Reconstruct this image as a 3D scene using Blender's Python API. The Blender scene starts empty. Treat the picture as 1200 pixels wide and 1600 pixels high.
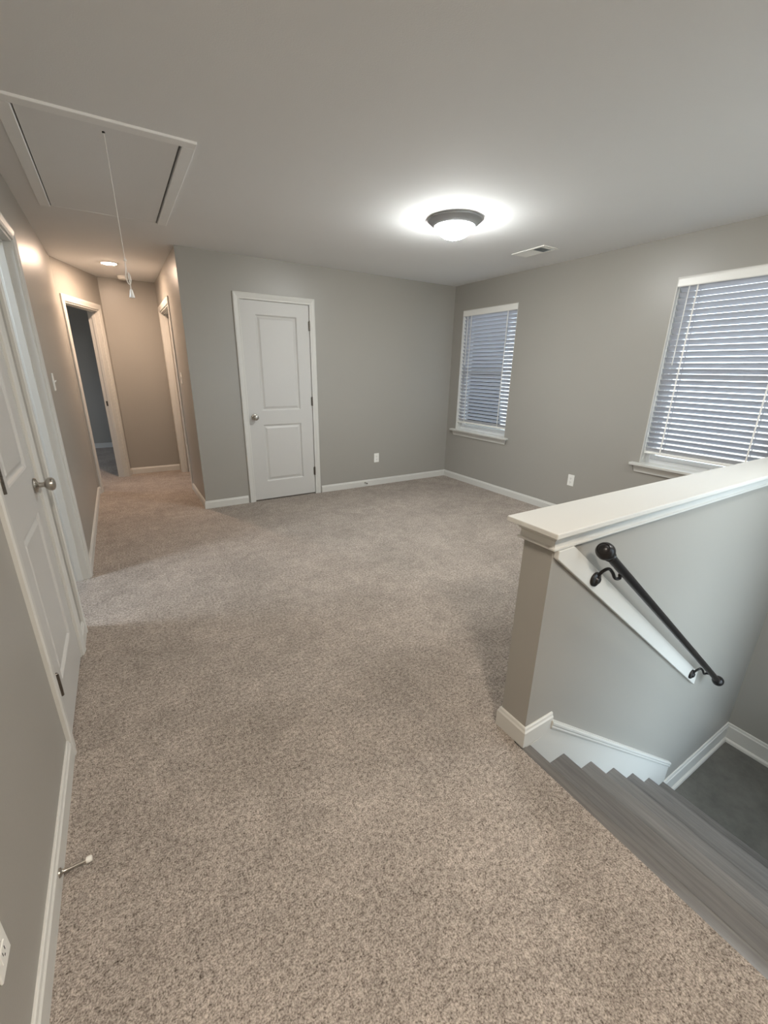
import bpy, bmesh, math, random
from mathutils import Vector, Matrix
random.seed(7)
sc = bpy.context.scene
COL = sc.collection
PI = math.pi

# ------------------------------------------------------------------ camera
CAM = dict(f=654.33, pitch=0.3273, roll=0.0166, yaw=0.5540, H=1.4161)
def make_camera():
    c = bpy.data.cameras.new('camera'); o = bpy.data.objects.new('camera', c); COL.objects.link(o)
    p, r, y = CAM['pitch'], CAM['roll'], CAM['yaw']
    fw0 = Vector((math.sin(y), math.cos(y), 0)); r0 = Vector((math.cos(y), -math.sin(y), 0)); up = Vector((0, 0, 1))
    fw = fw0*math.cos(p) - up*math.sin(p); u = up*math.cos(p) + fw0*math.sin(p)
    rr = r0*math.cos(r) + u*math.sin(r); uu = u*math.cos(r) - r0*math.sin(r)
    m = Matrix((rr, uu, -fw)).transposed().to_4x4(); m.translation = (0, 0, CAM['H'])
    o.matrix_world = m
    c.sensor_fit = 'HORIZONTAL'; c.sensor_width = 36; c.lens = CAM['f']/1200*36
    c.clip_start = 0.02; c.clip_end = 200
    sc.camera = o
make_camera()
sc.view_settings.view_transform = 'Standard'
sc.view_settings.look = 'None'
sc.view_settings.gamma = 1
sc.view_settings.use_curve_mapping = False
sc.view_settings.exposure = 0.92
try: sc.cycles.max_bounces = 12; sc.cycles.diffuse_bounces = 8; sc.cycles.sample_clamp_indirect = 8
except Exception: pass

# ------------------------------------------------------------------ world (overcast daylight)
SKY = 3.6
w = bpy.data.worlds.new('sky'); sc.world = w; w.use_nodes = True
nt = w.node_tree; nt.nodes.clear()
wo = nt.nodes.new('ShaderNodeOutputWorld'); bg = nt.nodes.new('ShaderNodeBackground')
tc = nt.nodes.new('ShaderNodeTexCoord'); sp = nt.nodes.new('ShaderNodeSeparateXYZ'); rp = nt.nodes.new('ShaderNodeValToRGB')
mr = nt.nodes.new('ShaderNodeMapRange'); mr.inputs['From Min'].default_value = -1; mr.inputs['From Max'].default_value = 1
e = rp.color_ramp.elements
e[0].position = .44; e[0].color = (.30, .31, .31, 1); e[1].position = .52; e[1].color = (.76, .86, 1, 1)
k = e.new(1.0); k.color = (.62, .80, 1, 1)
nt.links.new(tc.outputs['Generated'], sp.inputs[0]); nt.links.new(sp.outputs['Z'], mr.inputs['Value'])
nt.links.new(mr.outputs[0], rp.inputs[0]); nt.links.new(rp.outputs[0], bg.inputs[0]); nt.links.new(bg.outputs[0], wo.inputs[0])
bg.inputs[1].default_value = SKY
def portal(loc, rot, sx, sy):
    l = bpy.data.lights.new('window_portal', 'AREA'); l.shape = 'RECTANGLE'; l.size = sx; l.size_y = sy
    l.cycles.is_portal = True
    o = bpy.data.objects.new('window_portal', l); COL.objects.link(o); o.location = loc; o.rotation_euler = rot
# lamp strengths (used by the lamp builders below)
LAMP_MAIN, LAMP_BACK, FILL_STAIR, LAMP_BATH, LAMP_DOWN = 106, 142, 66, 90, 350
COL_MAIN, COL_BACK, COL_COOL, COL_DOWN = (.98, 1.0, .98), (1.0, .90, .78), (.80, .91, 1.0), (1.0, .72, .53)

# ------------------------------------------------------------------ room numbers
C = 2.4156; XL = -0.3672; D = 4.544; XA = 0.612; W = 3.8125; E_ = 6.61; YK = 5.677
YH = 0.80; XE = 1.166; TH = 0.122; X1 = 1.206; RUN = 0.2597; RISE = 0.2012; LZ = -7*RISE
WZ0, WZ1 = 0.678, 2.123
BACK = -1.3; SY = -0.25

# ------------------------------------------------------------------ materials
def nodes(name):
    m = bpy.data.materials.new(name); m.use_nodes = True
    t = m.node_tree; b = t.nodes['Principled BSDF']
    return m, t, b
def N(t, kind, **kw):
    n = t.nodes.new(kind)
    for k_, v in kw.items():
        if hasattr(n, k_) and k_ not in ('Scale', 'Detail'): setattr(n, k_, v)
        else: n.inputs[k_].default_value = v
    return n
def bump(t, b, src, strength, dist):
    n = t.nodes.new('ShaderNodeBump'); n.inputs['Strength'].default_value = strength; n.inputs['Distance'].default_value = dist
    t.links.new(src, n.inputs['Height']); t.links.new(n.outputs[0], b.inputs['Normal']); return n
def objco(t, scale=(1, 1, 1), rot=(0, 0, 0)):
    g = t.nodes.new('ShaderNodeNewGeometry'); mp = t.nodes.new('ShaderNodeMapping')
    mp.inputs['Scale'].default_value = scale; mp.inputs['Rotation'].default_value = rot
    t.links.new(g.outputs['Position'], mp.inputs[0]); return mp.outputs[0]
def plain(name, col, rough=.5, metal=0, spec=.5):
    m, t, b = nodes(name); b.inputs['Base Color'].default_value = (*col, 1)
    b.inputs['Roughness'].default_value = rough; b.inputs['Metallic'].default_value = metal
    b.inputs['Specular IOR Level'].default_value = spec
    n = N(t, 'ShaderNodeTexNoise', Scale=9.0, Detail=3.0); t.links.new(objco(t), n.inputs['Vector'])
    mr_ = t.nodes.new('ShaderNodeMapRange'); mr_.inputs['To Min'].default_value = max(0, rough-.04); mr_.inputs['To Max'].default_value = min(1, rough+.04)
    t.links.new(n.outputs[0], mr_.inputs['Value']); t.links.new(mr_.outputs[0], b.inputs['Roughness'])
    return m
def paint(name, col, rough, bs=.12, scale=260, spec=.5):
    m, t, b = nodes(name); co = objco(t)
    b.inputs['Roughness'].default_value = rough; b.inputs['Specular IOR Level'].default_value = spec
    n2 = N(t, 'ShaderNodeTexNoise', Scale=1.3, Detail=3.0); t.links.new(co, n2.inputs['Vector'])
    mx = t.nodes.new('ShaderNodeMixRGB'); mx.inputs[1].default_value = (*[c*.97 for c in col], 1); mx.inputs[2].default_value = (*[min(1, c*1.03) for c in col], 1)
    t.links.new(n2.outputs[0], mx.inputs[0]); t.links.new(mx.outputs[0], b.inputs['Base Color'])
    n = N(t, 'ShaderNodeTexNoise', Scale=float(scale), Detail=2.0); t.links.new(co, n.inputs['Vector'])
    bump(t, b, n.outputs[0], bs, .002)
    return m
WALL = paint('greige_wall_paint', (.325, .310, .280), .36, spec=.36)
HTRIM = paint('flat_white_hatch_trim', (.84, .84, .83), .8, .05, 180, .2)
CEIL = paint('flat_ceiling_paint', (.77, .77, .765), .9, .2, 180, .2)
TRIM = paint('white_trim_paint', (.585, .575, .54), .42, .03, 120)
DOORP = paint('white_door_paint', (.53, .52, .497), .45, .05, 160)
PLASTIC = plain('white_plastic', (.80, .79, .75), .35)
IVORY = plain('soft_white_rubber', (.78, .76, .70), .6)
NICKEL = plain('satin_nickel', (.46, .43, .385), .28, 1)
BRONZE = plain('aged_bronze_hinge', (.20, .18, .155), .38, 1)
IRON = plain('black_iron', (.016, .014, .014), .34, .3)
PAN = plain('brushed_pewter_pan', (.36, .37, .38), .42, .45)
DARK = plain('dark_void', (.02, .02, .02), .9)
VINYL = plain('window_vinyl', (.80, .81, .82), .35)
CORD = plain('white_cord', (.78, .76, .72), .8)

def carpet():
    m, t, b = nodes('greige_cut_pile_carpet'); co = objco(t)
    b.inputs['Roughness'].default_value = 1; b.inputs['Specular IOR Level'].default_value = .1
    v = N(t, 'ShaderNodeTexNoise', Scale=215.0, Detail=4.0); v.inputs['Roughness'].default_value = .65; t.links.new(co, v.inputs['Vector'])
    v2 = N(t, 'ShaderNodeTexVoronoi', Scale=260.0); t.links.new(co, v2.inputs['Vector'])
    n2 = N(t, 'ShaderNodeTexNoise', Scale=2.6, Detail=4.0); n2.inputs['Roughness'].default_value = .6; t.links.new(co, n2.inputs['Vector'])
    n3 = N(t, 'ShaderNodeTexNoise', Scale=14.0, Detail=4.0); t.links.new(co, n3.inputs['Vector'])
    r = t.nodes.new('ShaderNodeValToRGB'); r.color_ramp.elements[0].position = .34; r.color_ramp.elements[1].position = .61
    r.color_ramp.elements[0].color = (.075, .056, .044, 1); r.color_ramp.elements[1].color = (.605, .53, .465, 1)
    n7 = N(t, 'ShaderNodeTexNoise', Scale=75.0, Detail=2.0); t.links.new(co, n7.inputs['Vector'])
    mxa = t.nodes.new('ShaderNodeMix'); mxa.inputs[0].default_value = .30; t.links.new(v.outputs[0], mxa.inputs[2]); t.links.new(n7.outputs[0], mxa.inputs[3])
    t.links.new(mxa.outputs[0], r.inputs[0])
    r2 = t.nodes.new('ShaderNodeMapRange'); r2.inputs['From Min'].default_value = .35; r2.inputs['From Max'].default_value = .65
    r2.inputs['To Min'].default_value = .88; r2.inputs['To Max'].default_value = 1.08; t.links.new(n2.outputs[0], r2.inputs['Value'])
    r3 = t.nodes.new('ShaderNodeMapRange'); r3.inputs['From Min'].default_value = .35; r3.inputs['From Max'].default_value = .65
    r3.inputs['To Min'].default_value = .92; r3.inputs['To Max'].default_value = 1.08; t.links.new(n3.outputs[0], r3.inputs['Value'])
    mu = t.nodes.new('ShaderNodeMath'); mu.operation = 'MULTIPLY'; t.links.new(r2.outputs[0], mu.inputs[0]); t.links.new(r3.outputs[0], mu.inputs[1])
    mx = t.nodes.new('ShaderNodeVectorMath'); mx.operation = 'SCALE'
    t.links.new(r.outputs[0], mx.inputs[0]); t.links.new(mu.outputs[0], mx.inputs['Scale']); t.links.new(mx.outputs[0], b.inputs['Base Color'])
    ad = t.nodes.new('ShaderNodeMath'); ad.operation = 'SUBTRACT'; t.links.new(v.outputs[0], ad.inputs[0])
    m2 = t.nodes.new('ShaderNodeMath'); m2.operation = 'MULTIPLY'; m2.inputs[1].default_value = .5; t.links.new(v2.outputs['Distance'], m2.inputs[0]); t.links.new(m2.outputs[0], ad.inputs[1])
    bump(t, b, ad.outputs[0], .8, .008)
    return m
CARPET = carpet()
def wood():
    m, t, b = nodes('grey_stained_wood'); co = objco(t, (40, 1.6, 40))
    b.inputs['Roughness'].default_value = .36
    n = N(t, 'ShaderNodeTexNoise', Scale=2.2, Detail=8.0); n.inputs['Roughness'].default_value = .65; t.links.new(co, n.inputs['Vector'])
    n2 = N(t, 'ShaderNodeTexNoise', Scale=1.0, Detail=2.0); t.links.new(objco(t, (9, .6, 9)), n2.inputs['Vector'])
    r = t.nodes.new('ShaderNodeValToRGB'); r.color_ramp.elements[0].position = .32; r.color_ramp.elements[1].position = .7
    r.color_ramp.elements[0].color = (.075, .069, .064, 1); r.color_ramp.elements[1].color = (.215, .20, .185, 1)
    mx = t.nodes.new('ShaderNodeMixRGB'); mx.inputs[0].default_value = .45; t.links.new(n.outputs[0], mx.inputs[1]); t.links.new(n2.outputs[0], mx.inputs[2])
    t.links.new(mx.outputs[0], r.inputs[0]); t.links.new(r.outputs[0], b.inputs['Base Color']); bump(t, b, n.outputs[0], .25, .002)
    return m
WOOD = wood()
def landing_m():
    m, t, b = nodes('dark_grey_landing_board'); co = objco(t)
    n = N(t, 'ShaderNodeTexNoise', Scale=3.0, Detail=9.0); n.inputs['Roughness'].default_value = .7; t.links.new(co, n.inputs['Vector'])
    r = t.nodes.new('ShaderNodeValToRGB'); r.color_ramp.elements[0].position = .3; r.color_ramp.elements[1].position = .72
    r.color_ramp.elements[0].color = (.075, .074, .066, 1); r.color_ramp.elements[1].color = (.17, .167, .15, 1)
    t.links.new(n.outputs[0], r.inputs[0]); t.links.new(r.outputs[0], b.inputs['Base Color']); b.inputs['Roughness'].default_value = .6
    return m
LANDM = landing_m()
def emit(name, col, s):
    m = bpy.data.materials.new(name); m.use_nodes = True; t = m.node_tree; t.nodes.clear()
    o = t.nodes.new('ShaderNodeOutputMaterial'); e_ = t.nodes.new('ShaderNodeEmission'); e_.inputs[0].default_value = (*col, 1); e_.inputs[1].default_value = s
    t.links.new(e_.outputs[0], o.inputs[0]); return m
def glass_m():
    m = bpy.data.materials.new('window_glass'); m.use_nodes = True; t = m.node_tree; t.nodes.clear()
    o = t.nodes.new('ShaderNodeOutputMaterial'); a = t.nodes.new('ShaderNodeBsdfTransparent'); g = t.nodes.new('ShaderNodeBsdfGlossy'); g.inputs['Roughness'].default_value = .02
    a.inputs[0].default_value = (.94, .97, .96, 1)
    f = t.nodes.new('ShaderNodeFresnel'); f.inputs[0].default_value = 1.45; mx = t.nodes.new('ShaderNodeMixShader')
    t.links.new(f.outputs[0], mx.inputs[0]); t.links.new(a.outputs[0], mx.inputs[1]); t.links.new(g.outputs[0], mx.inputs[2]); t.links.new(mx.outputs[0], o.inputs[0])
    return m
GLASS = glass_m()
def slat_m():
    m, t, b = nodes('white_blind_slat'); b.inputs['Base Color'].default_value = (.52, .53, .57, 1); b.inputs['Roughness'].default_value = .4
    tr = t.nodes.new('ShaderNodeBsdfTranslucent'); tr.inputs[0].default_value = (.75, .80, .9, 1); mx = t.nodes.new('ShaderNodeMixShader'); mx.inputs[0].default_value = .07
    n = N(t, 'ShaderNodeTexNoise', Scale=60.0, Detail=2.0); t.links.new(objco(t), n.inputs['Vector']); bump(t, b, n.outputs[0], .05, .001)
    o = t.nodes['Material Output']; t.links.new(b.outputs[0], mx.inputs[1]); t.links.new(tr.outputs[0], mx.inputs[2]); t.links.new(mx.outputs[0], o.inputs[0])
    return m
SLAT = slat_m()

# ------------------------------------------------------------------ mesh helpers
def box(bm, x0, x1, y0, y1, z0, z1):
    x0, x1 = sorted((x0, x1)); y0, y1 = sorted((y0, y1)); z0, z1 = sorted((z0, z1))
    v = [bm.verts.new((x, y, z)) for x in (x0, x1) for y in (y0, y1) for z in (z0, z1)]
    for f in ((0, 1, 3, 2), (4, 6, 7, 5), (0, 4, 5, 1), (2, 3, 7, 6), (0, 2, 6, 4), (1, 5, 7, 3)): bm.faces.new([v[i] for i in f])
def mbox(*a):
    bm = bmesh.new(); box(bm, *a); return bm
def prism(bm, pts, a, b_, axis):
    """closed polygon pts (2D) extruded between a and b_ on axis; the 2D axes are the remaining two in order"""
    def P3(p, t):
        if axis == 'x': return (t, p[0], p[1])
        if axis == 'y': return (p[0], t, p[1])
        return (p[0], p[1], t)
    va = [bm.verts.new(P3(p, a)) for p in pts]; vb = [bm.verts.new(P3(p, b_)) for p in pts]; n = len(pts)
    bm.faces.new(va); bm.faces.new(vb[::-1])
    for i in range(n): bm.faces.new((va[i], va[(i+1) % n], vb[(i+1) % n], vb[i]))
def lathe(bm, prof, seg=32, M=Matrix.Identity(4)):
    """profile (r, z) about z, transformed by M"""
    rings = []
    for r, z in prof:
        if r < 1e-6: rings.append([bm.verts.new(M @ Vector((0, 0, z)))])
        else: rings.append([bm.verts.new(M @ Vector((r*math.cos(2*PI*i/seg), r*math.sin(2*PI*i/seg), z))) for i in range(seg)])
    for a, b_ in zip(rings, rings[1:]):
        for i in range(seg):
            j = (i+1) % seg
            if len(a) == 1 and len(b_) == 1: continue
            if len(a) == 1: bm.faces.new((a[0], b_[i], b_[j]))
            elif len(b_) == 1: bm.faces.new((a[i], a[j], b_[0]))
            else: bm.faces.new((a[i], a[j], b_[j], b_[i]))
def tube(bm, pts, rad, seg=12, flat=1.0):
    """round (or flattened) tube along pts"""
    pts = [Vector(p) for p in pts]; rings = []
    for i, p in enumerate(pts):
        d = (pts[min(i+1, len(pts)-1)] - pts[max(i-1, 0)]).normalized()
        u = d.cross(Vector((0, 1, .01))).normalized(); v = d.cross(u)
        r = rad[i] if isinstance(rad, (list, tuple)) else rad
        rings.append([bm.verts.new(p + u*math.cos(2*PI*k_/seg)*r*flat + v*math.sin(2*PI*k_/seg)*r) for k_ in range(seg)])
    for a, b_ in zip(rings, rings[1:]):
        for i in range(seg): bm.faces.new((a[i], a[(i+1) % seg], b_[(i+1) % seg], b_[i]))
    bm.faces.new(rings[0][::-1]); bm.faces.new(rings[-1])
def smooth_path(pts, n=6):
    pts = [Vector(p) for p in pts]; out = []
    for i in range(len(pts)-1):
        p0 = pts[max(i-1, 0)]; p1 = pts[i]; p2 = pts[i+1]; p3 = pts[min(i+2, len(pts)-1)]
        for k_ in range(n):
            t = k_/n
            out.append(.5*((2*p1)+(p2-p0)*t+(2*p0-5*p1+4*p2-p3)*t*t+(3*p1-p0-3*p2+p3)*t*t*t))
    out.append(pts[-1]); return out
def wpos(o):
    v = Vector((0, 0, 0))
    while o is not None: v += o.location; o = o.parent
    return v
def obj(name, bm, mat, parent=None, smooth=False, bevel=0):
    """link a bmesh given in world coordinates as one object"""
    bmesh.ops.recalc_face_normals(bm, faces=bm.faces)
    if parent is not None: bmesh.ops.translate(bm, verts=bm.verts, vec=-wpos(parent))
    me = bpy.data.meshes.new(name); bm.to_mesh(me); bm.free(); me.materials.append(mat)
    o = bpy.data.objects.new(name, me); COL.objects.link(o); o.parent = parent
    if smooth:
        for p in me.polygons: p.use_smooth = True
        if smooth != 'all': me.set_sharp_from_angle(angle=math.radians(35))
    if bevel:
        md = o.modifiers.new('bevel', 'BEVEL'); md.width = bevel; md.segments = 2; md.limit_method = 'ANGLE'
    return o
def tag(o, label, cat, group=None, kind=None):
    o['label'] = label; o['category'] = cat
    if group: o['group'] = group
    if kind: o['kind'] = kind
    return o
def thing(name, loc, label, cat, group=None, kind=None):
    o = bpy.data.objects.new(name, None); COL.objects.link(o); o.location = loc; o.empty_display_size = .1
    return tag(o, label, cat, group, kind)
def struct(name, bm, mat, label, cat, **kw): return tag(obj(name, bm, mat, **kw), label, cat, None, 'structure')

class Frame:
    """a vertical wall face: s runs along it, n points into the seen room, z up"""
    def __init__(self, o, s, n): self.o = Vector((*o, 0)); self.s = Vector((*s, 0)).normalized(); self.n = Vector((*n, 0)).normalized()
    def p(self, s, n, z): v = self.o + self.s*s + self.n*n; return Vector((v.x, v.y, z))
    def box(self, bm, s0, s1, n0, n1, z0, z1):
        v = [bm.verts.new(self.p(s, n, z)) for s in (s0, s1) for n in (n0, n1) for z in (z0, z1)]
        for f in ((0, 1, 3, 2), (4, 6, 7, 5), (0, 4, 5, 1), (2, 3, 7, 6), (0, 2, 6, 4), (1, 5, 7, 3)): bm.faces.new([v[i] for i in f])
    def wall(self, bm, s0, s1, t, holes=(), z0=0, z1=C):
        """solid wall of thickness t behind the face with rectangular holes (s0, s1, z0, z1)"""
        cuts = sorted({s0, s1, *[h[0] for h in holes], *[h[1] for h in holes]})
        for a, b_ in zip(cuts, cuts[1:]):
            hs = sorted([(h[2], h[3]) for h in holes if h[0] <= a + 1e-6 and h[1] >= b_ - 1e-6]); z = z0
            for h0, h1 in hs:
                if h0 > z + 1e-6: self.box(bm, a, b_, -t, 0, z, h0)
                z = h1
            if z < z1 - 1e-6: self.box(bm, a, b_, -t, 0, z, z1)
    def matrix(self, s, n, z):
        """z axis of the result = out of the wall"""
        u = Vector((0, 0, 1)); m = Matrix((self.s, u, self.n)).transposed().to_4x4(); m.translation = self.p(s, n, z); return m
FAR = Frame((0, D), (1, 0), (0, -1))          # s = x
LEFT = Frame((XL, 0), (0, 1), (1, 0))         # s = y
RIGHT = Frame((W, 0), (0, 1), (-1, 0))        # s = y
HALLR = Frame((XA, 0), (0, 1), (-1, 0))       # s = y
ENDW = Frame((0, E_), (1, 0), (0, -1))        # s = x
ANG = Frame((XL, YK), (0.0-XL, E_-YK), (E_-YK, -(0.0-XL)))
ALEN = math.hypot(0.0-XL, E_-YK)

CAS = [(0, 0), (0, .009), (.006, .012), (.018, .0115), (.024, .0135), (.046, .0175), (.056, .0165), (.062, .012), (.062, 0)]
def casing(F, s0, s1, top, parent, bottom=0.0, name='casing'):
    """mitred colonial casing round an opening s0..s1 with its head at top"""
    bm = bmesh.new(); loops = []
    for corner in range(4):
        l = []
        for o, n in CAS:
            if corner == 0: p = F.p(s0-o, n, bottom)
            elif corner == 1: p = F.p(s0-o, n, top+o)
            elif corner == 2: p = F.p(s1+o, n, top+o)
            else: p = F.p(s1+o, n, bottom)
            l.append(bm.verts.new(p))
        loops.append(l)
    for a, b_ in zip(loops, loops[1:]):
        for i in range(len(CAS)-1): bm.faces.new((a[i], a[i+1], b_[i+1], b_[i]))
    bm.faces.new(loops[0]); bm.faces.new(loops[-1][::-1])
    return obj(name, bm, TRIM, parent)
def jamb(F, s0, s1, top, t, parent, stop=True):
    bm = bmesh.new(); th = .018
    F.box(bm, s0, s0+th, -t, 0, 0, top); F.box(bm, s1-th, s1, -t, 0, 0, top); F.box(bm, s0+th, s1-th, -t, 0, top-th, top)
    o = obj('jamb', bm, TRIM, parent)
    if stop:
        bm = bmesh.new(); a, b_ = -t*.62, -t*.32
        F.box(bm, s0+th, s0+th+.011, a, b_, 0, top-th); F.box(bm, s1-th-.011, s1-th, a, b_, 0, top-th); F.box(bm, s0+th+.011, s1-th-.011, a, b_, top-th-.011, top-th)
        obj('door_stop_strip', bm, TRIM, parent, bevel=.002)
    return o
BB = [(0, 0), (0, .082), (.004, .082), (.007, .079), (.009, .070), (.013, .064), (.013, 0)]
def baseboard(F, s0, s1, bm=None, prof=BB, z=0, trim0=0, trim1=0):
    new = bm is None; bm = bm or bmesh.new()
    a = [bm.verts.new(F.p(s0 + trim0*n, n, z+h)) for n, h in prof]; b_ = [bm.verts.new(F.p(s1 + trim1*n, n, z+h)) for n, h in prof]
    for i in range(len(prof)): j = (i+1) % len(prof); bm.faces.new((a[i], a[j], b_[j], b_[i]))
    bm.faces.new(a[::-1]); bm.faces.new(b_)
    return bm
def door_leaf(F, s0, s1, z0, z1, panels, parent, n=0.0, thick=.035):
    """moulded slab with sunk and raised panels"""
    bm = bmesh.new(); ps0, ps1 = panels[0][0], panels[0][1]
    rows = [z0]
    for p in sorted(panels, key=lambda q: q[2]): rows += [p[2], p[3]]
    rows.append(z1)
    def q(a, b_, c, d): bm.faces.new([bm.verts.new(v) for v in (F.p(a, n, c), F.p(b_, n, c), F.p(b_, n, d), F.p(a, n, d))])
    for c, d in zip(rows, rows[1:]): q(s0, ps0, c, d); q(ps1, s1, c, d)
    for i in range(0, len(rows)-1, 2): q(ps0, ps1, rows[i], rows[i+1])
    prof = [(0, 0), (.006, -.003), (.012, -.010), (.018, -.011), (.026, -.0095), (.040, -.0035), (.044, -.003)]
    for a, b_, c, d in panels:
        rings = [[bm.verts.new(F.p(*x)) for x in ((a+i, n+h, c+i), (b_-i, n+h, c+i), (b_-i, n+h, d-i), (a+i, n+h, d-i))] for i, h in prof]
        for r0, r1 in zip(rings, rings[1:]):
            for k_ in range(4): bm.faces.new((r0[k_], r0[(k_+1) % 4], r1[(k_+1) % 4], r1[k_]))
        bm.faces.new(rings[-1])
    bmesh.ops.remove_doubles(bm, verts=bm.verts, dist=1e-5)
    # edges and back
    f = [F.p(s0, n, z0), F.p(s1, n, z0), F.p(s1, n, z1), F.p(s0, n, z1)]; g = [F.p(s0, n-thick, z0), F.p(s1, n-thick, z0), F.p(s1, n-thick, z1), F.p(s0, n-thick, z1)]
    fv = [bm.verts.new(v) for v in f]; gv = [bm.verts.new(v) for v in g]
    for k_ in range(4): bm.faces.new((fv[k_], fv[(k_+1) % 4], gv[(k_+1) % 4], gv[k_]))
    bm.faces.new(gv)
    return obj('door_leaf', bm, DOORP, parent)
def knob(F, s, z, parent, n=0.0):
    bm = bmesh.new()
    lathe(bm, [(0, 0), (.032, 0), (.0325, .003), (.029, .008), (.016, .012), (.0115, .016), (.0105, .030), (.013, .036), (.022, .041), (.0275, .049), (.029, .057), (.027, .065), (.020, .071), (.010, .0735), (0, .074)], 32, F.matrix(s, n, z))
    return obj('door_knob', bm, NICKEL, parent, smooth=True)
def hinge(F, s, z, parent, n=.0):
    bm = bmesh.new(); F.box(bm, s-.013, s+.013, n-.001, n+.0025, z-.045, z+.045)
    for k_ in range(5):
        z0 = z-.046+k_*.0188; bmc = Matrix.Translation(F.p(s, n+.008, z0)); lathe(bm, [(0, 0), (.0080, 0), (.0080, .0178), (0, .0178)], 12, bmc)
    lathe(bm, [(0, 0), (.005, 0), (.0065, .003), (.004, .006), (0, .006)], 12, Matrix.Translation(F.p(s, n+.008, z+.048)))
    return obj('hinge', bm, BRONZE, parent, smooth=True)

# ------------------------------------------------------------------ room shell
bm = bmesh.new()
box(bm, -3.2, 1.148, BACK, 9.2, -.12, 0); box(bm, 1.148, W+.12, YH+.03, 9.2, -.12, 0)
struct('floor', bm, CARPET, 'mottled greige cut-pile carpet covering the upstairs floor', 'carpet')
# ceiling with the hatch opening
HX0, HX1, HY0, HY1 = -.190, .442, 2.592, 3.962
bm = bmesh.new()
for a in ((-3.2, HX0, BACK-.2, 9.2), (HX1, W+.12, BACK-.2, 9.2), (HX0, HX1, BACK-.2, HY0), (HX0, HX1, HY1, 9.2)): box(bm, a[0], a[1], a[2], a[3], C, C+.1)
struct('ceiling', bm, CEIL, 'flat matte off-white painted ceiling over the loft and hall', 'ceiling')

O1 = (2.610, 3.318, 0, 2.062)                # opening in the left wall
bm = bmesh.new(); LEFT.wall(bm, BACK, YK, .115, [O1, (1.700, 2.340, 0, 2.058)])
LEFT.box(bm, 1.700, 2.340, -.115, -.06, 0, 2.058)
struct('wall_left', bm, WALL, 'long greige wall on the left with a closed door and a doorway', 'wall')
bm = bmesh.new(); FAR.wall(bm, XA, W, .115, [(1.110, 1.862, 0, 2.062)]); FAR.box(bm, 1.110, 1.862, -.115, -.06, 0, 2.062)
struct('wall_far', bm, WALL, 'greige far wall holding the white two-panel closet door', 'wall')
WINS = [(3.490, 4.368), (1.040, 1.918)]
WX3 = (1.70, 3.35, -1.05, 2.00)
bm = bmesh.new(); RIGHT.wall(bm, SY-.1, D+.115, .16, [(a, b_, WZ0, WZ1) for a, b_ in WINS], LZ-.1, C)
struct('wall_right', bm, WALL, 'greige right wall with the two blind-covered windows, running down beside the stairs', 'wall')
HO = (5.450, 6.420, 0, 2.062)
bm = bmesh.new(); HALLR.wall(bm, D+.115, E_, .115, [HO])
struct('wall_hall_right', bm, WALL, 'short greige hall wall past the corner with a doorway and switch', 'wall')
bm = bmesh.new(); ENDW.wall(bm, 0.0, W, .115)
struct('wall_hall_end', bm, WALL, 'narrow greige wall closing the end of the hall', 'wall')
AO = (.110, .868, 0, 2.040)
bm = bmesh.new(); ANG.wall(bm, 0, ALEN, .115, [AO])
struct('wall_hall_angled', bm, WALL, 'angled greige hall wall with the doorway to the dark bedroom', 'wall')
# rooms beyond the doorways
bm = bmesh.new()
W1W = Frame((-3.2, 0), (0, 1), (1, 0)); W1W.wall(bm, BACK, 9.2, .12, [(2.2, 3.7, .7, 2.1), (6.6, 8.6, .6, 2.1)])
box(bm, -3.2, 1.6, 9.1, 9.2, 0, C); box(bm, -3.2, XL-.115, 4.72, 4.80, 0, C); box(bm, -3.2, XL-.115, 1.2, 1.28, 0, C); box(bm, 1.5, 1.6, E_+.115, 9.1, 0, C)
struct('wall_bedroom', bm, WALL, 'cool dark wall of the bedroom seen through the angled doorway', 'wall')
bm = bmesh.new(); box(bm, -2.2, .5, 9.087, 9.1, 0, .085)
struct('baseboard_bedroom', bm, TRIM, 'white baseboard across the dark bedroom beyond the angled doorway', 'baseboard')
bm = bmesh.new(); box(bm, XL, 1.148, BACK-.1, BACK, 0, C); box(bm, 1.05, 1.148, BACK, SY-.1, 0, C)
struct('wall_back', bm, WALL, 'greige wall behind the stair head', 'wall')
bm = bmesh.new(); Frame((0, SY), (1, 0), (0, 1)).wall(bm, 1.149, W, .1, [WX3], LZ-.1, C)
struct('wall_stair', bm, WALL, 'greige wall on the open side of the staircase', 'wall')
# half wall between loft and stairs
HWT = .853+.05
bm = bmesh.new(); box(bm, XE, W, YH, YH+TH, -.0, HWT); box(bm, XE, W, YH, YH+.03, LZ-.02, 0)
struct('wall_half', bm, WALL, 'greige half wall guarding the stairwell beside the carpet', 'half wall')
bm = bmesh.new(); x0, x1, y0, y1, z0, z1 = XE-.052, W, YH-.045, YH+TH+.045, HWT+.0102, HWT+.030
box(bm, x0, x1, y0, y1, z0, z1)
cap = struct('trim_1', bm, TRIM, 'broad white painted cap running along the half wall top', 'wall cap', bevel=.003)
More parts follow.
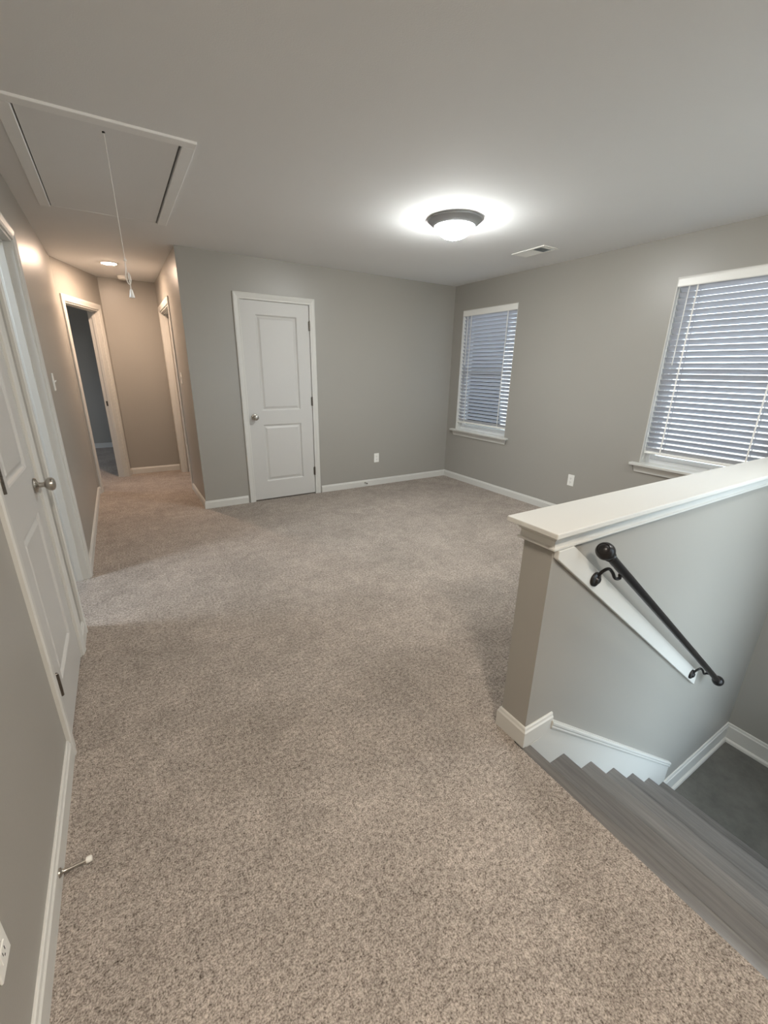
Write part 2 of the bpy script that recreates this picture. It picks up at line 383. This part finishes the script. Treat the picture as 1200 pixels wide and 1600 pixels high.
# moulding under the cap, wrapping the end
bm = bmesh.new()
MP = [(0, 0), (.014, 0), (.018, .003), (.018, .009), (.012, .013), (.011, .034), (.013, .037), (.019, .041), (.021, .060), (0, .060)]
path = [((W, YH), (0, -1)), ((XE, YH), (-1, -1)), ((XE, YH+TH), (-1, 1)), ((W, YH+TH), (0, 1))]
loops = [[bm.verts.new((p[0]+d[0]*o, p[1]+d[1]*o, HWT-.0495+h)) for o, h in MP] for p, d in path]
for a, b_ in zip(loops, loops[1:]):
    for i in range(len(MP)): j = (i+1) % len(MP); bm.faces.new((a[i], a[j], b_[j], b_[i]))
bm.faces.new(loops[0]); bm.faces.new(loops[-1][::-1])
struct('trim_2', bm, TRIM, 'stepped white moulding tucked under the half wall cap', 'moulding')
# baseboard round the half wall end
bm = bmesh.new(); path = [((1.325, YH), (0, -1)), ((XE, YH), (-1, -1)), ((XE, YH+TH), (-1, 1)), ((W, YH+TH), (0, 1))]
loops = [[bm.verts.new((p[0]+d[0]*o, p[1]+d[1]*o, h*1.12)) for o, h in BB] for p, d in path]
for a, b_ in zip(loops, loops[1:]):
    for i in range(len(BB)): j = (i+1) % len(BB); bm.faces.new((a[i], a[j], b_[j], b_[i]))
bm.faces.new(loops[0]); bm.faces.new(loops[-1][::-1])
struct('baseboard_half_wall', bm, TRIM, 'white baseboard wrapping the foot of the half wall end', 'baseboard')
# baseboards
bm = baseboard(LEFT, BACK, 1.640); baseboard(LEFT, 2.400, 2.550, bm); baseboard(LEFT, 3.380, YK, bm, trim1=-.2)
struct('baseboard_left', bm, TRIM, 'white baseboard along the foot of the left wall', 'baseboard')
bm = baseboard(FAR, XA, 1.050, trim0=-1); baseboard(FAR, 1.922, W, bm, trim1=-1)
struct('baseboard_far', bm, TRIM, 'white baseboard along the far wall either side of the closet door', 'baseboard')
bm = baseboard(RIGHT, YH+TH, D, trim1=-1)
struct('baseboard_right', bm, TRIM, 'white baseboard under the two windows', 'baseboard')
bm = baseboard(HALLR, D, 5.388, trim0=-1)
struct('baseboard_hall_right', bm, TRIM, 'short white baseboard on the hall side of the corner', 'baseboard')
bm = baseboard(ENDW, 0.0, XA, trim1=-1, trim0=.3)
struct('baseboard_hall_end', bm, TRIM, 'white baseboard across the end of the hall', 'baseboard')
bm = baseboard(ANG, 0.0, .046); baseboard(ANG, .932, ALEN, bm)
struct('baseboard_hall_angled', bm, TRIM, 'short white baseboard ends beside the angled doorway', 'baseboard')
# landing baseboard with shoe
LB = [(0, 0), (0, .165), (.004, .165), (.008, .160), (.010, .145), (.015, .138), (.015, .030), (.020, .028), (.028, .020), (.031, .008), (.031, 0)]
SF = Frame((0, YH), (1, 0), (0, -1))
bm = baseboard(SF, 2.776, W, None, LB, LZ, trim1=-1); baseboard(RIGHT, SY, YH, bm, LB, LZ, trim1=-1)
struct('baseboard_landing', bm, TRIM, 'tall white baseboard with shoe moulding around the dark landing', 'baseboard')
# skirt board on the stair side
bm = bmesh.new(); prism(bm, [(1.18, -.01), (1.30, .0), (1.325, .055), (2.772, -1.040), (2.772, LZ), (2.55, LZ), (1.18, -.40)], YH, YH-.012, 'y')
sl = (-1.040-.055)/(2.772-1.325)
sk = struct('trim_3', bm, TRIM, 'white sawtooth skirt board following the stair treads', 'skirt board')
bm = bmesh.new()
pf = [(0, 0), (.006, .0), (.010, -.006), (.010, -.016), (.006, -.022), (.008, -.030), (.004, -.042), (0, -.044)]
va = [bm.verts.new((1.318, YH-.012-n, .058+h)) for n, h in pf]; vb = [bm.verts.new((2.774, YH-.012-n, .058+(2.774-1.318)*sl+h)) for n, h in pf]
for i in range(len(pf)): j = (i+1) % len(pf); bm.faces.new((va[i], va[j], vb[j], vb[i]))
bm.faces.new(va[::-1]); bm.faces.new(vb)
obj('skirt_moulding', bm, TRIM, sk)

# ------------------------------------------------------------------ staircase
st = thing('staircase', (X1, YH-.5, LZ), 'grey-stained wooden stairs descending beside the half wall', 'stairs')
TY0, TY1 = SY+.001, YH-.0125
def tread(x0, x1, z, name='tread'):
    bm = bmesh.new(); r = .014; pts = [(x0, z-.028), (x0, z)]
    for k_ in range(7):
        a = PI/2 - PI*k_/6; pts.append((x1-r+r*math.cos(a), z-r+r*math.sin(a)))
    prism(bm, pts, TY0, TY1, 'y'); return obj(name, bm, WOOD, st, smooth=True)
tread(1.1515, X1, -.006, 'nosing')
for i in range(1, 7): tread(X1+(i-1)*RUN-.026, X1+i*RUN, -i*RISE)
for i in range(0, 7):
    x = X1+i*RUN-.026
    obj('riser', mbox(x-.015, x, TY0, TY1, -(i+1)*RISE, -i*RISE-.028), WOOD, st)
bm = mbox(X1+6*RUN-.026, W, SY, YH, LZ-.1, LZ)
struct('floor_landing', bm, LANDM, 'dark grey landing at the bottom of the stairs', 'landing')

# ------------------------------------------------------------------ handrail and its board
BY = YH-.020
bm = bmesh.new(); prism(bm, [(1.172, .822), (1.172, .8535), (1.255, .8535), (2.742, -.290), (2.742, -.385)], YH, BY, 'y')
rb = obj('handrail_board', bm, TRIM, bevel=.003); tag(rb, 'slanting white backing board on the stair side of the half wall', 'rail board')
RY = .720
hr = thing('handrail', (1.34, RY, .83), 'black iron handrail on two scrolled brackets sloping down the stairs', 'handrail')
A = Vector((1.352, RY, .830)); B = Vector((2.900, RY, -.376)); dr = (B-A).normalized()
bm = bmesh.new(); tube(bm, [A, A+(B-A)*.5, B], .0165, 20); obj('rail', bm, IRON, hr, smooth=True)
def finial(p, s, r):
    z = s; x = Vector((0, 1, 0)); y = z.cross(x); M = Matrix((x, y, z)).transposed().to_4x4(); M.translation = p
    bm = bmesh.new()
    lathe(bm, [(0, -.030), (.0185, -.030), (.0215, -.024), (.0185, -.018), (.0175, -.012), (.023, -.008), (r*.85, .000), (r, .010), (r*1.02, .020), (r*.93, .031), (r*.70, .040), (r*.55, .0405), (r*.45, .044), (r*.2, .048), (0, .048)], 28, M)
    obj('end_knob', bm, IRON, hr, smooth=True)
finial(A, -dr, .031); finial(B, dr, .031)
def bracket(x, z, jx, jz):
    fr = Frame((x, BY), (1, 0), (0, -1))
    bm = bmesh.new(); lathe(bm, [(0, 0), (.028, 0), (.029, .004), (.027, .009), (.020, .013), (.016, .013), (.012, .019), (.006, .021), (0, .021)], 28, fr.matrix(0, 0, z))
    b0 = obj('bracket_plate', bm, IRON, hr, smooth=True)
    P_ = smooth_path([(x, BY-.008, z+.012), (x+.006, BY-.020, z+.038), (x+.026, BY-.030, z+.048), (x+.046, BY-.036, z+.030), (x+.060, BY-.042, z+.006), (x+.080, BY-.048, z+.004), (jx-.03, RY+.004, jz+.006), (jx, RY, jz-.004), (jx+.025, RY, jz-.020)], 5)
    bm = bmesh.new(); tube(bm, P_, .0062, 10); obj('bracket_arm', bm, IRON, hr, smooth=True)
bracket(1.414, .688, 1.505, .722-.012)
bracket(2.640, -.262, 2.755, -.262)

# ------------------------------------------------------------------ doors
d1 = thing('door_1', (XL, 2.02, 0), 'white two-panel door with round knob, closed, in the left wall', 'door', kind='structure')
jamb(LEFT, 1.700, 2.340, 2.058, .058, d1, False); casing(LEFT, 1.704, 2.336, 2.056, d1)
door_leaf(LEFT, 1.7205, 2.3195, .014, 2.036, [(1.842, 2.205, .215, .822), (1.842, 2.205, 1.012, 1.912)], d1, -.001)
knob(LEFT, 2.262, .922, d1); [hinge(LEFT, 1.7195, z, d1, .001) for z in (.275, 1.068, 1.84)]
d2 = thing('door_2', (1.486, D, 0), 'white two-panel closet door with nickel knob in the far wall', 'door', kind='structure')
jamb(FAR, 1.110, 1.862, 2.062, .058, d2, False); casing(FAR, 1.130, 1.842, 2.042, d2)
door_leaf(FAR, 1.1315, 1.8395, .014, 2.040, [(1.275, 1.704, .216, .838), (1.275, 1.704, .984, 1.918)], d2, -.003)
knob(FAR, 1.190, .922, d2); [hinge(FAR, 1.841, z, d2, -.001) for z in (.275, 1.068, 1.84)]
bm = bmesh.new(); FAR.box(bm, 1.127, 1.1325, -.004, .0015, .895, .950); obj('latch_edge', bm, BRONZE, d2)
d3 = thing('door_3', (XL, 2.96, 0), 'white-cased open doorway in the left wall lit by cool daylight', 'doorway', kind='structure')
jamb(LEFT, O1[0], O1[1], 2.062, .115, d3); casing(LEFT, O1[0]+.004, O1[1]-.004, 2.058, d3)
d4 = thing('door_4', ANG.p(.49, 0, 0), 'cream-cased open doorway to the dark bedroom in the angled hall wall', 'doorway', kind='structure')
jamb(ANG, AO[0], AO[1], 2.040, .115, d4); casing(ANG, AO[0]+.004, AO[1]-.004, 2.036, d4)
bm = bmesh.new(); ANG.box(bm, AO[1]-.0205, AO[1]-.018, -.095, -.052, .925, .985); obj('strike_plate', bm, BRONZE, d4)
d5 = thing('door_5', (XA, 5.93, 0), 'cream-cased doorway in the right hall wall beyond the corner', 'doorway', kind='structure')
jamb(HALLR, HO[0], HO[1], 2.062, .115, d5); casing(HALLR, HO[0]+.004, HO[1]-.004, 2.058, d5)
bm = bmesh.new(); HALLR.box(bm, HO[0]+.02, HO[1]-.02, -.112, -.078, .012, 2.03)
obj('door_leaf', bm, DOORP, d5)

# ------------------------------------------------------------------ windows and blinds
SASHX = W+.085
def window(n, y0, y1, label, WZ0=WZ0, WZ1=WZ1):
    t = thing('window_%d' % n, (W, (y0+y1)/2, WZ0), label, 'window', kind='structure')
    bm = bmesh.new(); fx0, fx1 = SASHX, W+.15
    box(bm, fx0, fx1, y0, y0+.035, WZ0, WZ1); box(bm, fx0, fx1, y1-.035, y1, WZ0, WZ1); box(bm, fx0, fx1, y0+.035, y1-.035, WZ0, WZ0+.035); box(bm, fx0, fx1, y0+.035, y1-.035, WZ1-.035, WZ1)
    obj('window_frame', bm, VINYL, t, bevel=.002)
    zm = (WZ0+WZ1)/2
    for (z0, z1, xo) in ((WZ0+.036, zm+.02, .012), (zm-.02, WZ1-.036, .036)):
        bm = bmesh.new(); a, b_ = y0+.036, y1-.036; sx0, sx1 = fx0+xo, fx0+xo+.022; s = .034
        box(bm, sx0, sx1, a, a+s, z0, z1); box(bm, sx0, sx1, b_-s, b_, z0, z1); box(bm, sx0, sx1, a+s, b_-s, z0, z0+s); box(bm, sx0, sx1, a+s, b_-s, z1-s, z1)
        so = obj('sash', bm, VINYL, t, bevel=.002)
        obj('pane', mbox(sx0+.008, sx0+.012, a+s, b_-s, z0+s, z1-s), GLASS, so)
    # painted returns
    bm = bmesh.new(); box(bm, W+.0005, SASHX, y0, y0+.006, WZ0, WZ1); box(bm, W+.0005, SASHX, y1-.006, y1, WZ0, WZ1); box(bm, W+.0005, SASHX, y0+.006, y1-.006, WZ1-.006, WZ1)
    obj('reveal', bm, TRIM, t)
    # stool with horns, apron
    bm = bmesh.new(); prism(bm, [(W-.052, y0-.062), (W, y0-.062), (W, y0+.002), (SASHX, y0+.002), (SASHX, y1-.002), (W, y1-.002), (W, y1+.062), (W-.052, y1+.062)], WZ0-.020, WZ0+.003, 'z')
    obj('window_sill', bm, TRIM, t, bevel=.004)
    bm = bmesh.new(); ap = [(0, 0), (.012, .002), (.013, .014), (.020, .030), (.023, .050), (.023, .060), (0, .060)]
    va = [bm.verts.new((W-n_, y0-.018-n_*.6, WZ0-.080+h)) for n_, h in ap]; vb = [bm.verts.new((W-n_, y1+.018+n_*.6, WZ0-.080+h)) for n_, h in ap]
    for i in range(len(ap)): j = (i+1) % len(ap); bm.faces.new((va[i], va[j], vb[j], vb[i]))
    bm.faces.new(va[::-1]); bm.faces.new(vb); obj('window_apron', bm, TRIM, t)
    portal((W+.17, (y0+y1)/2, (WZ0+WZ1)/2), (0, PI/2, 0), WZ1-WZ0, y1-y0)
window(1, *WINS[0], 'narrow-looking window with sill near the far corner, blind lowered')
window(2, *WINS[1], 'larger-looking window with sill behind the half wall, blind lowered')
SW = Frame((0, SY), (1, 0), (0, 1))
w3 = thing('window_3', (2.7, SY, WX3[2]), 'tall window in the wall on the open side of the stairs', 'window', kind='structure')
bm = bmesh.new(); a0, a1, b0, b1 = WX3; q = .05
for u in ((a0, a0+q, b0, b1), (a1-q, a1, b0, b1), (a0+q, a1-q, b0, b0+q), (a0+q, a1-q, b1-q, b1), (a0+q, a1-q, .58, .63)): SW.box(bm, u[0], u[1], -.09, -.04, u[2], u[3])
obj('window_frame', bm, VINYL, w3)
bm = bmesh.new(); SW.box(bm, a0+q, a1-q, -.068, -.064, b0+q, .58); SW.box(bm, a0+q, a1-q, -.068, -.064, .63, b1-q); obj('pane', bm, GLASS, w3)
portal(((a0+a1)/2, SY-.12, (b0+b1)/2), (PI/2, 0, 0), a1-a0, b1-b0)
def blind(y0, y1, label):
    a, b_ = y0+.016, y1-.016; xc = W+.036; top = WZ1-.006; zb = .772
    t = thing('window_blind', (xc, (y0+y1)/2, zb), label, 'blind', 'lowered white slat blinds in the right wall windows')
    bm = bmesh.new(); prism(bm, [(W+.002, top-.062), (W-.002, top-.056), (W-.003, top-.010), (W+.001, top), (W+.010, top), (W+.010, top-.062)], y0+.008, y1-.008, 'y')
    obj('valance', bm, PLASTIC, t)
    obj('headrail', mbox(W+.012, W+.062, a, b_, top-.045, top-.001), PLASTIC, t)
    bm = bmesh.new(); n = 30; zt = top-.075; pitch = (zt-(zb+.030))/(n-1); tilt = math.radians(TILT); hw = .0238
    for i in range(n):
        z = zt-i*pitch; tl = tilt
        pts = []
        for k_ in range(5):
            u = -1+k_*.5; cx = u*hw; cz = .0022*(1-u*u)
            pts.append((cx, cz))
        for k_ in range(5):
            u = 1-k_*.5; cx = u*hw; cz = .0022*(1-u*u)-.0028
            pts.append((cx, cz))
        q = [(xc + x*math.cos(tl) - zz*math.sin(tl), z + x*math.sin(tl) + zz*math.cos(tl)) for x, zz in pts]
        prism(bm, q, a, b_, 'y')
    obj('slats', bm, SLAT, t, smooth=True)
    obj('bottom_rail', mbox(xc-.026, xc+.026, a, b_, zb-.004, zb+.014), PLASTIC, t, bevel=.004)
    for y in (a+.13, b_-.13):
        bm = bmesh.new()
        for dx in (-.0275, .0265): box(bm, xc+dx-.0006, xc+dx+.0006, y-.005, y+.005, zb+.01, top-.045)
        obj('ladder_tape', bm, CORD, t)
    bm = bmesh.new(); yw = b_-.075; tube(bm, [(W+.002, yw, top-.062), (W+.0005, yw, top-.4), (W-.001, yw, top-.63)], .0035, 8); obj('tilt_wand', bm, PLASTIC, t, smooth=True)
    bm = bmesh.new(); yw = b_-.006
    tube(bm, smooth_path([(W+.004, yw, top-.062), (W+.003, yw, top-.6), (W+.003, yw, top-1.25), (W+.0, yw-.006, zb-.01), (W+.004, yw-.002, zb-.055)], 4), .0016, 6); obj('lift_cord', bm, CORD, t)
TILT = -47
blind(*WINS[0], 'lowered white slat blind in the far window, next to the room corner')
blind(*WINS[1], 'lowered white slat blind in the nearer window, cut by the half wall cap')

# side room windows (plain openings with a frame), daylight enters there
for n, (y0, y1, z0, z1, lab) in enumerate([(2.2, 3.7, .7, 2.1, 'plain window lighting the left doorway'), (6.6, 8.6, .6, 2.1, 'window of the dark bedroom')]):
    bm = bmesh.new(); s = .04
    box(bm, -3.30, -3.24, y0, y0+s, z0, z1); box(bm, -3.30, -3.24, y1-s, y1, z0, z1); box(bm, -3.30, -3.24, y0+s, y1-s, z0, z0+s); box(bm, -3.30, -3.24, y0+s, y1-s, z1-s, z1)
    struct('window_%d' % (n+4), bm, VINYL, lab, 'window')
    portal((-3.34, (y0+y1)/2, (z0+z1)/2), (0, -PI/2, 0), z1-z0, y1-y0)

# ------------------------------------------------------------------ attic hatch and its cord
ht = thing('attic_hatch', ((HX0+HX1)/2, (HY0+HY1)/2, C), 'rectangular pull-down attic hatch with thin trim in the ceiling', 'attic hatch')
bm = bmesh.new(); g = .006
obj('hatch_panel', mbox(HX0+g, HX1-.011, HY0+.003, HY1-.003, C-.002, C+.012), CEIL, ht)
bm = bmesh.new(); box(bm, HX0-.001, HX1+.001, HY0-.001, HY1+.001, C+.02, C+.03); obj('hatch_recess', bm, DARK, ht)
bm = bmesh.new(); tw = .058
def hat_trim(a0, a1, b0, b1): box(bm, a0, a1, b0, b1, C-.011, C+.004)
hat_trim(HX0-tw, HX1+tw, HY0-tw, HY0+.003); hat_trim(HX0-tw, HX0, HY0+.003, HY1); hat_trim(HX1, HX1+tw, HY0+.003, HY1)
obj('hatch_trim', bm, HTRIM, ht, bevel=.003)
bm = bmesh.new(); box(bm, HX0-tw, HX1+tw, HY1-.003, HY1+.03, C-.003, C+.004); obj('hatch_trim', bm, CEIL, ht)
bm = bmesh.new(); lathe(bm, [(0, 0), (.006, 0), (.006, .004), (0, .004)], 12, Matrix.Translation((.127, 2.667, C-.006))); obj('cord_hole', bm, DARK, ht)
cx_, cy_ = .131, 2.667
pc = thing('pull_cord', (cx_, cy_, 1.74), 'thin white pull cord with a knot, loop and cone end hanging from the attic hatch', 'pull cord')
bm = bmesh.new(); tube(bm, [(.128, cy_, C-.002), (.130, cy_, 2.1), (cx_, cy_, 1.85)], .0012, 6); obj('cord', bm, CORD, pc)
bm = bmesh.new(); tube(bm, smooth_path([(cx_, cy_, 1.92), (cx_-.004, cy_, 1.86), (cx_-.008, cy_, 1.835), (cx_-.002, cy_, 1.805), (cx_+.008, cy_, 1.803), (cx_+.012, cy_, 1.83), (cx_+.006, cy_, 1.852), (cx_+.004, cy_-.004, 1.83), (cx_+.006, cy_, 1.80), (cx_+.006, cy_, 1.775)], 5), .0021, 8); obj('cord_loop', bm, CORD, pc, smooth=True)
bm = bmesh.new(); lathe(bm, [(0, -.007), (.006, -.004), (.007, 0), (.006, .004), (0, .007)], 12, Matrix.Translation((cx_, cy_, 1.905))); obj('knot', bm, CORD, pc, smooth=True)
bm = bmesh.new(); lathe(bm, [(0, .038), (.004, .037), (.007, .030), (.010, .012), (.0125, 0), (.0115, -.002), (0, -.002)], 16, Matrix.Translation((cx_+.006, cy_, 1.742))); obj('cone_pull', bm, PLASTIC, pc, smooth=True)

# ------------------------------------------------------------------ lights
def flush_lamp(x, y, label, strength, col=COL_MAIN):
    t = thing('ceiling_light', (x, y, C), label, 'ceiling light')
    M = Matrix.Translation((x, y, C))
    bm = bmesh.new(); lathe(bm, [(0, 0), (.186, 0), (.188, -.006), (.185, -.012), (.176, -.016), (.164, -.030), (.150, -.042), (.141, -.047), (.136, -.043), (0, -.036)], 48, M); obj('pan', bm, PAN, t, smooth=True)
    bm = bmesh.new(); pr = [(.138, -.044)]
    for k_ in range(1, 11): q_ = 1-k_/10; pr.append((.138*math.sin(q_*PI/2), -.044-.074*(1-math.sin(q_*PI/2)**3)))
    pr[-1] = (0, -.118)
    lathe(bm, pr, 48, M); obj('glass_bowl', bm, emit('lit_frosted_glass', col, strength), t, smooth='all')
    bm = bmesh.new(); lathe(bm, [(0, -.119), (.010, -.117), (.012, -.123), (.007, -.128), (.005, -.134), (0, -.136)], 16, M); obj('finial', bm, PAN, t, smooth=True)
flush_lamp(2.190, 2.665, 'lit flush ceiling light, frosted bowl in a pewter pan, by the windows', LAMP_MAIN)
flush_lamp(.30, -.50, 'flush ceiling light over the stair head behind the viewpoint', LAMP_BACK, COL_BACK)
flush_lamp(2.75, .10, 'added fill light, unseen, shaped as a flush ceiling light high over the staircase', FILL_STAIR)  # added fill lamp out of view, brightens treads, landing and stair wall
flush_lamp(-1.35, 3.0, 'flush ceiling light in the room behind the left doorway', LAMP_BATH, COL_COOL)
dl = thing('downlight', (.128, 5.69, C), 'small round warm recessed light in the hall ceiling', 'downlight')
M = Matrix.Translation((.128, 5.69, C))
bm = bmesh.new(); lathe(bm, [(.066, -.001), (.070, -.007), (.084, -.004), (.088, 0), (.066, 0)], 36, M); obj('trim_ring', bm, PLASTIC, dl, smooth=True)
bm = bmesh.new(); lathe(bm, [(.0665, -.002), (.055, -.008), (.032, -.013), (0, -.014)], 36, M); obj('lens', bm, emit('warm_lens', COL_DOWN, LAMP_DOWN), dl, smooth='all')
sd = thing('smoke_detector', (.262, 6.40, C), 'small white round smoke detector on the ceiling near the hall end', 'smoke detector')
M = Matrix.Translation((.262, 6.40, C))
bm = bmesh.new(); lathe(bm, [(0, 0), (.062, 0), (.062, -.008), (.058, -.012)], 32, M); obj('mounting_plate', bm, PLASTIC, sd, smooth=True)
bm = bmesh.new(); lathe(bm, [(.056, -.012), (.056, -.018), (.052, -.030), (.040, -.036), (0, -.037)], 32, M); obj('housing', bm, PLASTIC, sd, smooth=True)
# ceiling register
vt = thing('ceiling_vent', (3.295, 2.895, C), 'white ceiling air register with a dark louvre opening by the window wall', 'vent')
vx0, vx1, vy0, vy1 = 3.200, 3.385, 2.720, 3.075
bm = bmesh.new(); b0 = .022
box(bm, vx0, vx1, vy0, vy0+b0, C-.007, C); box(bm, vx0, vx1, vy1-b0, vy1, C-.007, C); box(bm, vx0, vx0+b0, vy0+b0, vy1-b0, C-.007, C); box(bm, vx1-b0, vx1, vy0+b0, vy1-b0, C-.007, C)
for yy in (2.868, 2.77): box(bm, vx0+b0, vx1-b0, yy-.004, yy+.004, C-.007, C)
obj('vent_frame', bm, PLASTIC, vt, bevel=.002)
bm = bmesh.new(); box(bm, vx0+b0, vx1-b0, vy0+b0, vy1-b0, C-.0012, C-.0004); obj('vent_throat', bm, DARK, vt)
SHADEL = plain('shaded_louvre', (.22, .23, .23), .6)  # middle louvres of the white register, coloured darker to stand for shade
def louvre(y, d, h, m):
    bm = bmesh.new(); prism(bm, [(y, C-.002), (y+.001, C-.002), (y+d+.001, C-h), (y+d, C-h)], vx0+b0, vx1-b0, 'x'); obj('louvre', bm, m, vt)
for i in range(15): louvre(2.876+i*.0118, .0105, .008, PLASTIC)
for i in range(9): louvre(2.780+i*.0095, .0002, .006, SHADEL)
for i in range(3): louvre(2.748+i*.007, .004, .008, PLASTIC)

# ------------------------------------------------------------------ wall plates
def plate(F, s, z, name, label, cat):
    t = thing(name, F.p(s, 0, z), label, cat)
    bm = bmesh.new(); F.box(bm, s-.035, s+.035, 0, .0055, z-.0575, z+.0575); obj('cover_plate', bm, PLASTIC, t, bevel=.003)
    if cat == 'outlet':
        for dz in (.0195, -.0195):
            bm = bmesh.new(); F.box(bm, s-.0165, s+.0165, .0055, .0075, z+dz-.0135, z+dz+.0135); r = obj('receptacle', bm, PLASTIC, t, bevel=.003)
            bm = bmesh.new(); F.box(bm, s-.0075, s-.0055, .0076, .0079, z+dz-.002, z+dz+.007); F.box(bm, s+.0055, s+.0075, .0076, .0079, z+dz-.003, z+dz+.007); F.box(bm, s-.002, s+.002, .0076, .0079, z+dz-.010, z+dz-.006); obj('slots', bm, DARK, r)
    else:
        bm = bmesh.new(); F.box(bm, s-.0055, s+.0055, .0055, .007, z-.013, z+.013); obj('toggle_slot', bm, PLASTIC, t)
        bm = bmesh.new(); v0 = F.matrix(s, .006, z)
        a = [F.p(s-.004, .006, z-.006), F.p(s+.004, .006, z-.006), F.p(s+.004, .006, z+.006), F.p(s-.004, .006, z+.006)]
        b_ = [F.p(s-.003, .019, z+.006), F.p(s+.003, .019, z+.006), F.p(s+.003, .018, z+.013), F.p(s-.003, .018, z+.013)]
        va = [bm.verts.new(p) for p in a]; vb = [bm.verts.new(p) for p in b_]
        for i in range(4): bm.faces.new((va[i], va[(i+1) % 4], vb[(i+1) % 4], vb[i]))
        bm.faces.new(va); bm.faces.new(vb); obj('toggle', bm, PLASTIC, t)
plate(FAR, 2.683, .354, 'wall_outlet', 'white outlet low on the far wall right of the closet door', 'outlet')
plate(RIGHT, 2.542, .378, 'wall_outlet', 'white outlet low on the window wall between the two windows', 'outlet')
plate(LEFT, .805, .346, 'wall_outlet', 'white outlet on the left wall, cut by the photo edge', 'outlet')
plate(LEFT, 3.755, 1.301, 'light_switch', 'white toggle switch on the left wall past the lit doorway', 'light switch')
plate(HALLR, 5.170, 1.298, 'light_switch', 'white toggle switch on the hall wall just round the corner', 'light switch')

# ------------------------------------------------------------------ baseboard door stops
def stopper(F, s, z, label, L=.078, tip=IVORY):
    t = thing('door_stop', F.p(s, .013, z), label, 'door stop')
    M = F.matrix(s, .013, z)
    bm = bmesh.new(); lathe(bm, [(0, 0), (.0125, 0), (.012, .004), (.007, .007), (.0052, .011), (.0045, .02), (.0045, L-.012), (0, L-.012)], 20, M); obj('rod', bm, NICKEL, t, smooth=True)
    bm = bmesh.new(); lathe(bm, [(0, L-.014), (.0075, L-.014), (.0085, L-.010), (.0085, L-.003), (.007, L), (0, L)], 20, M); obj('rubber_tip', bm, tip, t, smooth=True)
stopper(LEFT, 1.152, .045, 'nickel door stop with white tip on the left baseboard near the viewer')
stopper(FAR, 2.515, .050, 'small dark door stop on the far baseboard below the outlet', .055, BRONZE)
